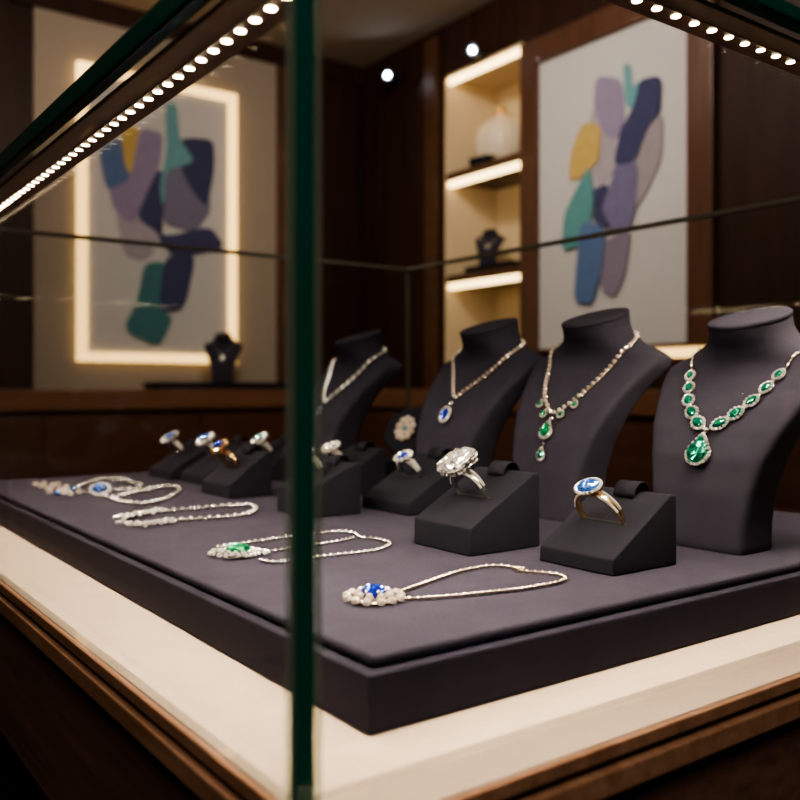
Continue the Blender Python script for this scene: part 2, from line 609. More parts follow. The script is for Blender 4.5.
fm.build('frame', 'framewood', rp, bevel=.003)
strokes(rp, right_shapes, on_right, .016)
MB().box(-.02, 1.65 - rp.location.y, 1.297 - za, 0, 2.15 - rp.location.y, 1.329 - za).build('light_strip', 'warmframe', rp, bevel=.004)

A1, A4 = (0, 0), (0, 250)
left_shapes = [
    (PT['blue'], cr(A1, [(262, 395), (322, 362), (350, 470), (334, 520), (282, 505)])),
    (PT['lilac'], cr(A1, [(306, 555), (402, 540), (436, 620), (392, 700), (330, 685)])),
    (PT['yellow'], cr(A1, [(320, 335), (377, 335), (352, 478), (332, 440)])),
    (PT['lavender'], cr(A1, [(372, 338), (434, 355), (430, 425), (398, 525), (350, 600), (304, 560), (290, 505), (348, 478)])),
    (PT['slate'], cr(A1, [(420, 450), (540, 440), (566, 560), (520, 620), (440, 600), (420, 540)])),
    (PT['navy'], cr(A1, [(485, 366), (570, 372), (572, 450), (552, 560), (500, 490), (474, 420)])),
    (PT['navy'], cr(A1, [(428, 440), (388, 520), (364, 580), (440, 632), (560, 602), (602, 662), (470, 690), (420, 640), (440, 540)])),
    (PT['aqua'], cr(A1, [(440, 268), (472, 276), (478, 370), (522, 432), (440, 455), (436, 560), (424, 500), (446, 400)])),
    (PT['deepteal'], cr(A4, [(385, 35), (442, 30), (434, 165), (462, 182), (424, 262), (328, 212), (368, 130)])),
    (PT['navy'], cr(A4, [(438, 15), (524, 8), (492, 160), (422, 168)])),
]
X0, X1, ZA, ZB = 1.052, 1.757, 1.305, 2.528
lp = empty('lit_painting', 'abstract painting in a glowing warm frame on the taupe back wall', 'painting',
           ((X0 + X1) / 2, BWY - .012, ZA))
w_, h_, fb = (X1 - X0) / 2, ZB - ZA, .038
MB().box(-w_ + fb, -.015, fb, w_ - fb, 0, h_ - fb).build('canvas', 'canvas', lp)
fm = MB()
rect_holes(fm, 'y', -.03, 0, -w_, w_, 0, h_, (-w_ + fb, w_ - fb, fb, h_ - fb))
fm.build('light_frame', 'warmframe', lp, bevel=.003)
strokes(lp, left_shapes, on_back, .028)

# ---- low cabinets along the two far walls
cz = empty('credenza', 'long dark wood credenza with lighter top along the back wall', 'cabinet', (0.0, BWY, 0))
MB().box(-1.6, -.40, 1.115, RWX - .36, -.035, 1.190).build('cabinet_top', 'topwood', cz, bevel=.004)
MB().box(-1.6, -.36, .06, RWX - .36, -.035, 1.113).build('carcass', 'cabwood', cz)
dm = None
for k in range(6):
    x = -1.56 + k * .60
    M = Matrix.Translation((x, 0, 0))
    if dm is None:
        dm = MB().box(0, -.378, .10, .585, -.3605, 1.09).build('door', 'cabwood', cz, bevel=.004)
        dm.matrix_basis = M
    else:
        share(dm, 'door', cz, M)
MB().box(-1.6, -.33, 0, RWX - .36, -.035, .058).build('plinth', 'void', cz)

sb = empty('side_cabinet', 'dark wood wall cabinet below the niche and painting on the right wall', 'cabinet', (RWX, 0, 0))
MB().box(-.34, -.6, 1.115, -.035, 3.28, 1.190).build('cabinet_top', 'topwood', sb, bevel=.004)
MB().box(-.31, -.6, .06, -.035, 3.28, 1.113).build('carcass', 'cabwood', sb)
dm = None
for k in range(6):
    M = Matrix.Translation((0, -.58 + k * .64, 0))
    if dm is None:
        dm = MB().box(-.328, 0, .10, -.3105, .625, 1.09).build('door', 'cabwood', sb, bevel=.004)
        dm.matrix_basis = M
    else:
        share(dm, 'door', sb, M)
MB().box(-.28, -.6, 0, -.035, 3.28, .058).build('plinth', 'void', sb)

dt = tag(MB().box(-.30, -.09, 0, .30, .09, .03).build('display_plinth', 'block', None, bevel=.004,
         loc=(1.60, 3.50, 1.1905)), 'low dark display plinth on the back credenza under the glowing painting', 'plinth')

# ---- wall spotlights near the ceiling
spot = None
for (px, py, lab) in ((387, 75, 'bright white spotlight high in the room corner, left of the niche'),
                      (472, 50, 'bright white spotlight just above the lit niche')):
    p = on_right(px, py, .10)
    if spot is None:
        spot = empty('wall_spotlight', lab, 'spotlight', p, 0, 'spotlights under the ceiling')
        d = Vector((-.75, -.60, -.25)).normalized()
        M = frame((0, 0, 0), d, (0, 0, 1))
        MB().lathe([(.022, -.07), (.03, -.065), (.034, 0), (.018, -.002), (.014, -.010)], 20, M).build('barrel', 'black_metal', spot, True)
        MB().lathe([(.0085, -.009), (.0085, -.004), (.005, -.0015)], 20, M).build('lens', 'spotlens', spot, True)
        MB().tube([M @ Vector((0, 0, -.065)), (.08, 0, -.0), (.0995, 0, 0)], .008, 8).build('arm', 'black_metal', spot, True)
    else:
        s2 = copy_tree(spot)
        s2.location = p
        s2['label'] = lab

# ================================================================ DISPLAY CASE
GX0, GX1, GY0, GY1 = 0.174, 1.044, 0.3125, 1.400
case = empty('display_case', 'glass topped display counter with cream ledge and walnut edging holding the jewellery', 'display case',
             (0, 0, 0))
OX0, OX1, OY0, OY1 = 0.176, 1.075, 0.286, 1.43
MB().box(OX0, OY0, LEDGE - .0077, OX1, OY1, LEDGE).build('ledge', 'cream', case, bevel=.0008)
for nm, mat, out, z0, z1, bv in (('trim_strip', 'walnut', .004, -.0078, -.0006, .0008), ('groove', 'void', -.006, -.0120, -.0078, 0),
                                 ('trim_strip', 'walnut', .006, -.0245, -.0120, .0012), ('apron', 'apron', -.002, -.140, -.0245, 0)):
    b = MB()
    e = out
    wth = .0035 if z1 > -.005 else 0
    if wth:   # upper strip wraps the ledge as a rim
        rect_holes(b, 'z' if False else 'x', 0, 0, 0, 0, 0, 0, (0, 0, 0, 0)) if False else None
        b.box(OX0 - e, OY0 - e, LEDGE + z0, OX0 - .0002, OY1 + e, LEDGE + z1)
        b.box(OX1 + .0002, OY0 - e, LEDGE + z0, OX1 + e, OY1 + e, LEDGE + z1)
        b.box(OX0 - .0002, OY0 - e, LEDGE + z0, OX1 + .0002, OY0 - .0002, LEDGE + z1)
        b.box(OX0 - .0002, OY1 + .0002, LEDGE + z0, OX1 + .0002, OY1 + e, LEDGE + z1)
    else:
        b.box(OX0 - e, OY0 - e, LEDGE + z0, OX1 + e, OY1 + e, LEDGE + z1)
    b.build(nm, mat, case, bevel=bv)
MB().box(OX0 + .05, OY0 + .05, 0, OX1 - .05, OY1 - .05, LEDGE - .140).build('plinth', 'void', case)
T = .008
ZL, ZR, ZB_ = EYE + .207, EYE + .250, EYE + .236
GZ = LEDGE + .0005
p = MB().box(GX0, GY0 + .0005, GZ, GX0 + T, GY1, ZL - .0165).build('glass_pane', 'glass_front', case)
MB().box(GX0 - .002, GY0, ZL - .0165, GX0 + T, GY1, ZL).build('polished_edge', 'edge', p, bevel=.003, seg=3)
p = MB().box(GX0 + T + .0005, GY0, GZ, GX1 - T - .0005, GY0 + T, ZR - .0115).build('glass_pane', 'glass_front', case)
MB().box(GX0 + T + .0005, GY0 - .003, ZR - .0115, GX1, GY0 + T + .001, ZR).build('polished_edge', 'edge', p, bevel=.003, seg=3)
p = MB().box(GX0 + T + .0005, GY1 - T, GZ, GX1 - T - .0005, GY1, ZB_ - .006).build('glass_pane', 'glass', case)
MB().box(GX0 + T, GY1 - T, ZB_ - .006, GX1, GY1, ZB_).build('polished_edge', 'rim', p)
p = MB().box(GX1 - T, GY0 + T, GZ, GX1, GY1, ZB_ - .006).build('glass_pane', 'glass', case)
MB().box(GX1 - T, GY0 + T, ZB_ - .006, GX1, GY1 - T, ZB_).build('polished_edge', 'rim', p)
MB().box(GX1 - T * .6, GY1 - T * .6, GZ, GX1 + .002, GY1 + .002, ZB_ - .0065).build('corner_bead', 'rim', p)
# the near vertical corner: dark green core between two pale chamfers
ZC = ZL + .03
ce = MB().box(GX0 - .0002, GY0 - .0045, GZ, GX0 + .0082, GY0 - .0002, ZC).build('corner_edge', 'edge', case, bevel=.0006)
MB().add([(GX0 - .0004, GY0 - .0045, GZ), (GX0 - .0028, GY0 - .0002, GZ), (GX0 - .0004, GY0 - .0002, GZ),
          (GX0 - .0004, GY0 - .0045, ZC), (GX0 - .0028, GY0 - .0002, ZC), (GX0 - .0004, GY0 - .0002, ZC)],
         [(0, 1, 2), (3, 5, 4), (0, 3, 4, 1), (1, 4, 5, 2), (2, 5, 3, 0)]).build('chamfer', 'edge_pale', ce)
MB().box(GX0 + .0084, GY0 - .0040, GZ, GX0 + .0128, GY0 - .0006, ZC).build('chamfer', 'edge_pale', ce, bevel=.001)

# ---- light bars with their rows of diodes
def light_bar(name_label, loc, length, axis, pitch, n0):
    """bar runs along +y (axis 'y') or +x; the diodes sit on its underside"""
    r = empty('led_light_bar', name_label, 'light bar', loc)
    W0, W1 = -.0198, .0135
    def bx(a0, a1, b0, b1, z0, z1):
        return MB().box(a0, b0, z0, a1, b1, z1) if axis == 'y' else MB().box(b0, a0, z0, b1, a1, z1)
    bx(W0, W1, 0, length, 0, .0035).build('housing', 'barwood', r, bevel=.001)
    bx(-.0045, .0045, .004, length - .004, -.0008, -.0001).build('diode_tape', 'barwood', r)
    first = None
    k = 0
    while n0 + k * pitch < length - .006:
        s = n0 + k * pitch
        M = Matrix.Translation((0, s, -.0009) if axis == 'y' else (s, 0, -.0009))
        if first is None:
            first = MB().lathe([(.0029, 0), (.0028, -.0003), (.0018, -.0005), (.0006, -.0006)], 12).build('diode', 'led', r, True)
            first.matrix_basis = M
        else:
            share(first, 'diode', r, M)
        k += 1
    return r


light_bar('brown led light bar along the top of the left glass pane', (.2027, .324, EYE + .1860), 1.063, 'y', .0167, .010)
light_bar('brown led light bar along the top of the right front glass pane', (.190, .3445, EYE + .2350), .80, 'x', .0190, .012)

# ---- tray
tray = empty('display_tray', 'charcoal display tray with raised velvet pad on the cream ledge', 'tray', (.2423, .3568, LEDGE))
TX, TY = .905 - .2423, 1.375 - .3568
MB().box(0, 0, .0004, TX, TY, EYE - .1419 - LEDGE).build('tray_base', 'tray', tray, bevel=.0018, seg=3)
MB().box(.0065, .0065, EYE - .1417 - LEDGE, TX - .0065, TY - .0065, PADZ - LEDGE).build('velvet_pad', 'pad', tray, bevel=.0032, seg=4)

# ================================================================ BUSTS
#        z      half w  front   back   power
BL = [(0.000, .0430, .000, .050, 9.0), (0.002, .0438, -.0005, .051, 9.0), (0.025, .0450, .0000, .0500, 8.5), (0.050, .0480, .0020, .0510, 8.0),
      (0.080, .0555, .0090, .0570, 7.0), (0.105, .0640, .0210, .0670, 6.2), (0.125, .0710, .0350, .0790, 5.6),
      (0.142, .0785, .0500, .0960, 5.0), (0.154, .0835, .0600, .1130, 4.2), (0.162, .0835, .0640, .1210, 3.3),
      (0.168, .0750, .0645, .1220, 2.6), (0.176, .0575, .0620, .1180, 2.15), (0.185, .0440, .0585, .1150, 2.0),
      (0.194, .0375, .0535, .1160, 2.0), (0.204, .0350, .0480, .1180, 2.0)]


def blev(z):
    for a, b in zip(BL, BL[1:]):
        if z <= b[0]:
            t = max(0.0, (z - a[0]) / (b[0] - a[0]))
            return [a[i] + (b[i] - a[i]) * t for i in range(5)]
    return list(BL[-1])


def bpt(z, ang, off=0.0):
    """point of the bust skin at height z; ang 0 = front (towards -x), positive to +y"""
    _, w, f, b, n = blev(z)
    c, s = math.cos(ang), math.sin(ang)
    e = 2.0 / n
    y = math.copysign(abs(s) ** e, s) * (w + off)
    x = (f + b) / 2 - math.copysign(abs(c) ** e, c) * ((b - f) / 2 + off)
    zt = 0.0
    if z > .165:                       # the neck leans forward: its front is lower
        zt = ((x - (f + b) / 2)) * 0.32 * min(1.0, (z - .165) / .03)
    return Vector((x, y, z + zt))


def bfront(y, z, off=0.0):
    _, w, f, b, n = blev(z)
    q = min(0.999, abs(y) / w)
    x = (f + b) / 2 - (b - f) / 2 * (1 - q ** n) ** (1 / n)
    zt = 0.0
    if z > .165:
        zt = (x - (f + b) / 2) * 0.32 * min(1.0, (z - .165) / .03)
    return Vector((x - off, y, z + zt))


def bnormal(y, z):
    e = .0015
    du = bfront(y + e, z) - bfront(y - e, z)
    dv = bfront(y, z + e) - bfront(y, z - e)
    nn = dv.cross(du)
    if nn.x > 0:
        nn = -nn
    return nn.normalized()


def bust_body():
    m = MB()
    zs = []
    for a, b in zip(BL, BL[1:]):
        k = max(1, int((b[0] - a[0]) / .004))
        zs += [a[0] + (b[0] - a[0]) * i / k for i in range(k)]
    zs.append(BL[-1][0])
    N = 72
    v = [bpt(z, 2 * PI * i / N) for z in zs for i in range(N)]
    f = []
    for k in range(len(zs) - 1):
        for i in range(N):
            j = (i + 1) % N
            f.append((k * N + i, k * N + j, (k + 1) * N + j, (k + 1) * N + i))
    f.append(tuple(range(N)))
    f.append(tuple((len(zs) - 1) * N + i for i in range(N)))
    return m.add(v, f)


def smooth_edges(o, ang=0.7):
    for p in o.data.polygons:
        p.use_smooth = True
    bm = bmesh.new()
    bm.from_mesh(o.data)
    for e in bm.edges:
        e.smooth = e.calc_face_angle(0) < ang
    bm.to_mesh(o.data)
    bm.free()


G_BUST = 'charcoal necklace busts in a row on the tray'
bust0 = empty('necklace_bust', 'charcoal necklace bust nearest the camera at the right edge of the tray', 'bust', (.632, .4475, PADZ), 0, G_BUST)
ob = bust_body().build('bust_body', 'bust', bust0, True)
smooth_edges(ob, 0.9)
ct = bpt(.204, 0), bpt(.204, PI)
cc = (ct[0] + ct[1]) / 2
ax = (ct[1] - ct[0]).normalized()
Mc = frame(cc, Vector((-ax.z, 0, ax.x)), (0, 1, 0))
ob = MB().lathe([(.0362, .0004), (.0368, .0015), (.0368, .0035), (.0358, .0046), (.030, .0049)], 48, Mc, 0.98).build('neck_cap', 'bust', bust0, True)
smooth_edges(ob, 0.9)
bust0.scale = (.99, .99, .95)
BUSTS = [bust0]
for y, lab in ((.644, 'charcoal necklace bust second from the right, wearing the necklace of small emerald drops'),
               (.816, 'charcoal necklace bust third from the right, wearing the blue oval pendant'),
               (1.11, 'charcoal necklace bust farthest back, seen beside the green glass edge')):
    c = copy_tree(bust0)
    c.location.x = .65
    c.location.y = y
    c.scale = (1.02, 1.01, 1.015)
    c['label'] = lab
    BUSTS.append(c)
# the small busts far away in the room
bk = copy_tree(bust0)
bk.scale = (1, 1, 1)
bk.location = (1.60, 3.47, 1.2210)
bk.rotation_euler.z = math.radians(62)
bk['label'] = 'small dark necklace bust on the plinth under the glowing painting'
bk['group'] = 'dark busts at the back of the room'
bn = copy_tree(bust0)
bn.location = (RWX + .085, 2.835, 1.655 + .0355 + .032)
bn.scale = (.8, .8, .8)
bn.rotation_euler.z = math.radians(35)
bn['label'] = 'small dark necklace bust on a black riser on the middle niche shelf'
bn['group'] = 'dark busts at the back of the room'
tag(MB().box(-.075, -.15, 0, .075, .15, .031).build('riser', 'block', None, bevel=.004, loc=(RWX + .115, 2.78, 1.6908)),
    'flat black riser under the bust on the middle niche shelf', 'riser')


# ================================================================ NECKLACES ON BUSTS
def vpath(keys, top=.186):
    """whole loop on the bust: from the back of the neck down to the V and back up; local coordinates"""
    up = []
    right = [(y, z) for y, z in keys]            # from the V outwards
    L = [bfront(y, z, .0014) for y, z in right]
    R = [bfront(-y, z, .0014) for y, z in right]
    y, z = right[-1]
    _, w, f, b, n = blev(z)
    a0 = math.asin(min(1, (y / w) ** (n / 2)))
    back = []
    for k in range(1, 9):
        t = k / 9.0
        ang = a0 + (2 * PI - 2 * a0) * t
        zz = z + (top - z) * math.sin(PI * t) ** 0.7
        back.append(bpt(zz, ang, .0016))
    loop = list(reversed(R)) + L[1:] + back
    return loop, len(R)


def chain_beads(dense, r, step, faceted=True, alt=1.0):
    m = MB()
    pts = walk(dense, step * 1.12)[:-1]
    for i, (p, t) in enumerate(pts):
        rr = r * (.50 if i % 2 else 1.08)
        m.ball(p, rr * .95, 8, 5)
    m.tube([p for p, t in pts] + ([pts[0][0]] if (dense[0] - dense[-1]).length < .004 else []), r * .28, 4)
    return m


def halo(rx, ry, r, count, z=0.0, shape='round'):
    m = MB()
    for k in range(count):
        a = 2 * PI * k / count
        c, s = math.cos(a), math.sin(a)
        if shape == 'pear':
            x = c * rx * (1 - 0.55 * max(0, s) ** 1.3) * ((1 - s * s) ** 0.18 if 0 < s < .999 else (1 if s <= 0 else .25))
            y = s * ry * (1.25 if s > 0 else 0.8)
        elif shape == 'cushion':
            e = 2.0 / 3.4
            x, y = math.copysign(abs(c) ** e, c) * rx, math.copysign(abs(s) ** e, s) * ry
        elif shape == 'marquise':
            x, y = c * rx, math.copysign(abs(s) ** 1.35, s) * ry
        else:
            x, y = c * rx, s * ry
        m.gem(r * .96, r * .96, 'round', 7, Matrix.Translation((x, y, z)) @ Matrix.Rotation(a, 4, 'Z') @ Matrix.Rotation(.35, 4, 'Y'), crown=.75, pav=.7)
    return m


def cluster(name, parent, M, rx, ry, shape, gem, hr, cnt, metal='silver', pave='pave', stone='emerald', lift=.0022):
    """stone in a setting with a ring of small diamonds: part > sub-parts"""
    k = 1.08
    plate = MB().gem(rx + hr * 1.6, ry + hr * 1.6, shape, 16, Matrix.Translation((0, 0, .0006)), crown=.05, pav=.12, table=.9)
    s = plate.build(name, metal, parent)
    s.matrix_basis = M
    halo(rx + hr * .85, ry + hr * .85, hr, cnt, lift * .55, shape).build('diamond_halo', pave, s)
    g = MB().gem(rx, ry, shape, 12, Matrix.Translation((0, 0, lift)), crown=.42, pav=.35)
    g.build(stone, gem, s)
    return s


def path_at(dense, p):
    return min(range(len(dense)), key=lambda i: (dense[i] - p).length)


# --- bust 4: eleven emeralds and a pear drop
GN = 'necklaces worn by the busts'
nk = empty('emerald_necklace', 'diamond necklace of oval emeralds with large green pear drop on the nearest bust', 'necklace',
           BUSTS[0].location, 0, GN)
nk.scale = BUSTS[0].scale
keys = [(0, .1045), (.011, .1095), (.022, .1190), (.0325, .131), (.041, .147), (.047, .160), (.0495, .170)]
loop, nv = vpath(keys)
dense = spline(loop, closed=True)
chain_beads(dense, .0021, .0040, alt=.8).build('chain', 'palegold', nk, True)
for sgn in (1, -1):
    for i, (y, z, s) in enumerate(((.0105, .1093, 1.0), (.0215, .1185, .95), (.0310, .1293, .88), (.0380, .1412, .80), (.0435, .1525, .70))):
        p = bfront(sgn * y, z, .0024)
        j = path_at(dense, p)
        t = (dense[(j + 3) % len(dense)] - dense[j - 3]).normalized()
        M = frame(p, bnormal(sgn * y, z), Vector((0, 0, 1)).cross(t) if False else bnormal(sgn * y, z).cross(t))
        cluster('emerald_cluster', nk, M, .0066 * s, .0044 * s, 'marquise', 'teal', .00155, 13)
# bail and pear drop
p = bfront(0, .1032, .003)
MB().ball(p, .0032, 8, 5).build('bail', 'silver', nk, True)
p = bfront(0, .0835, .0035)
M = frame(p, bnormal(0, .0835), (0, 0, 1))
cluster('pear_pendant', nk, M, .0095, .0128, 'pear', 'teal', .0017, 24, lift=.004)

# --- bust 3: round diamonds with drops
nk = empty('drop_necklace', 'diamond necklace with small green drops and a double emerald pendant, second bust from right', 'necklace',
           BUSTS[1].location, 0, GN)
nk.scale = BUSTS[1].scale
keys = [(0, .1060), (.010, .1105), (.022, .1215), (.034, .137), (.043, .154), (.0495, .169)]
loop, nv = vpath(keys, .188)
dense = spline(loop, closed=True)
chain_beads(dense, .0028, .0056, alt=.7).build('chain', 'palegold', nk, True)
chd = MB()
for p, t in walk(dense, .0056 * 1.12)[:-1]:
    q = Vector((-.0022, 0, .0011))
    chd.gem(.0021, .0021, 'round', 7, frame(p + q, q, t), crown=.7, pav=.3)
chd.build('chain_diamonds', 'pavewarm', nk)
for sgn in (1, -1):
    for y, z in ((.012, .1065), (.0245, .1165)):
        p = bfront(sgn * y, z - .002, .003)
        M = frame(p, bnormal(sgn * y, z), (0, 0, 1))
        cluster('emerald_drop', nk, M, .0027, .0034, 'pear', 'emerald', .0012, 10)
p = bfront(0, .1000, .003)
MB().ball(p, .0026, 8, 5).build('bail', 'silver', nk, True)
M = frame(bfront(0, .0870, .0035), bnormal(0, .087), (0, 0, 1))
cluster('oval_pendant', nk, M, .0058, .0078, 'pear', 'emerald', .0017, 15, lift=.0035)
MB().tube([bfront(0, .0775, .0035), bfront(0, .0715, .0035)], .0009, 6).build('link', 'silver', nk, True)
M = frame(bfront(0, .0635, .0035), bnormal(0, .0635), (0, 0, 1))
cluster('lower_drop', nk, M, .0036, .0048, 'pear', 'teal', .0014, 11, lift=.003)

# --- bust 2: blue oval pendant
nk = empty('sapphire_necklace', 'diamond chain necklace with blue oval halo pendant on the third bust from right', 'necklace', BUSTS[2].location, 0, GN)
nk.scale = BUSTS[2].scale
keys = [(0, .1200), (.008, .1260), (.020, .137), (.032, .149), (.042, .160), (.0490, .170)]
loop, nv = vpath(keys, .186)
dense = spline(loop, closed=True)
chain_beads(dense, .0027, .0054, alt=.75).build('chain', 'palegold', nk, True)
chd = MB()
for p, t in walk(dense, .0054 * 1.12)[:-1]:
    q = Vector((-.0021, 0, .0011))
    chd.gem(.0020, .0020, 'round', 7, frame(p + q, q, t), crown=.7, pav=.3)
chd.build('chain_diamonds', 'pavewarm', nk)
MB().ball(bfront(0, .1135, .003), .0028, 8, 5).build('bail', 'silver', nk, True)
M = frame(bfront(0, .1000, .004), bnormal(0, .100), (0, 0, 1))
cluster('oval_pendant', nk, M, .0060, .0078, 'round', 'sapphire', .0020, 15, lift=.003, stone='sapphire')

# --- bust 1: row of oval stones
nk = empty('oval_link_necklace', 'necklace of oval diamond links with small blue drop on the farthest bust', 'necklace', BUSTS[3].location, 0, GN)
nk.scale = BUSTS[3].scale
keys = [(0, .1120), (.010, .1180), (.022, .130), (.034, .145), (.043, .158), (.0495, .170)]
loop, nv = vpath(keys, .186)
dense = spline(loop, closed=True)
MB().tube(dense[::3], .0009, 6, True).build('chain', 'silver', nk, True)
lk = None
for i, (p, t) in enumerate(walk(dense, .0105)[:-1]):
    q = p + Vector((-.0006, 0, .0003))
    nz = Vector((-1, 0, .5)) if p.x < .075 else Vector((0, 0, 1))
    M = frame(q, nz, nz.cross(t))
    if lk is None:
        lk = MB().gem(.0052, .0040, 'round', 12, None, crown=.5, pav=.3).build('oval_link', 'pave', nk)
        lk.matrix_basis = M
    else:
        share(lk, 'oval_link', nk, M)
M = frame(bfront(0, .0985, .003), bnormal(0, .0985), (0, 0, 1))
cluster('drop_pendant', nk, M, .0036, .0052, 'pear', 'bluetopaz', .0011, 14, stone='sapphire')


# ================================================================ RING BLOCKS AND RINGS
G_BLOCK, G_RING = 'charcoal wedge ring stands on the tray', 'rings standing in the wedge stands'


def ring_stand(x0, x1, y0, y1, hf, hb, label, flat=.008):
    r = empty('ring_stand', label, 'ring stand', (x0, (y0 + y1) / 2, PADZ + .0002), 0, G_BLOCK)
    L, w = x1 - x0, (y1 - y0) / 2
    pr = [(0, 0), (L, 0), (L, hb), (L - flat, hb), (0, hf)]
    v = [(x, -w, z) for x, z in pr] + [(x, w, z) for x, z in pr]
    f = [(0, 1, 2, 3, 4), (9, 8, 7, 6, 5)] + [(i, 5 + i, 5 + (i + 1) % 5, (i + 1) % 5) for i in range(5)]
    o = MB().add(v, f).build('wedge', 'block', r, bevel=.0018, seg=3)
    smooth_edges(o, .6)
    ang = math.atan2(hb - hf, L - flat)
    up = Vector((math.cos(ang), 0, math.sin(ang)))
    nn = Vector((-math.sin(ang), 0, math.cos(ang)))
    mid = Vector(((L - flat) * .5, 0, (hf + hb) / 2))
    Ms = Matrix((up, Vector((0, 1, 0)), nn)).transposed().to_4x4()
    Ms.translation = mid
    ln = (L - flat) / math.cos(ang) / 2
    MB().box(-.0012, -w * .62, .0001, .0012, w * .62, .0006, Ms).build('ring_slot', 'slot', r)
    MB().box(.001, -.0006, .0001, ln - .004, .0006, .0005, Ms).build('tab_slit', 'slot', r)
    # arched cloth tab over the top edge
    tw, v, f = w * .28, [], []
    N = 10
    for i in range(N + 1):
        t = i / N
        a = PI * t
        c = Vector((L - .008 - .009 * math.cos(a), 0, hb - .0035 * (1 - t) + .0085 * math.sin(a)))
        for yy in (-tw, tw):
            for k in (0, 1):
                v.append(c + Vector((0, yy, 0)) + Vector((-math.cos(a) * .5, 0, math.sin(a))) * (.0012 * k))
    for i in range(N):
        a, b = i * 4, (i + 1) * 4
        f += [(a, a + 2, b + 2, b), (a + 1, b + 1, b + 3, a + 3), (a, b, b + 1, a + 1), (a + 2, a + 3, b + 3, b + 2)]
    f += [(0, 1, 3, 2), (N * 4, N * 4 + 2, N * 4 + 3, N * 4 + 1)]
    MB().add(v, f).build('cloth_tab', 'block', r, True)
    Mw = Matrix.Translation(r.location) @ Ms
    return Mw


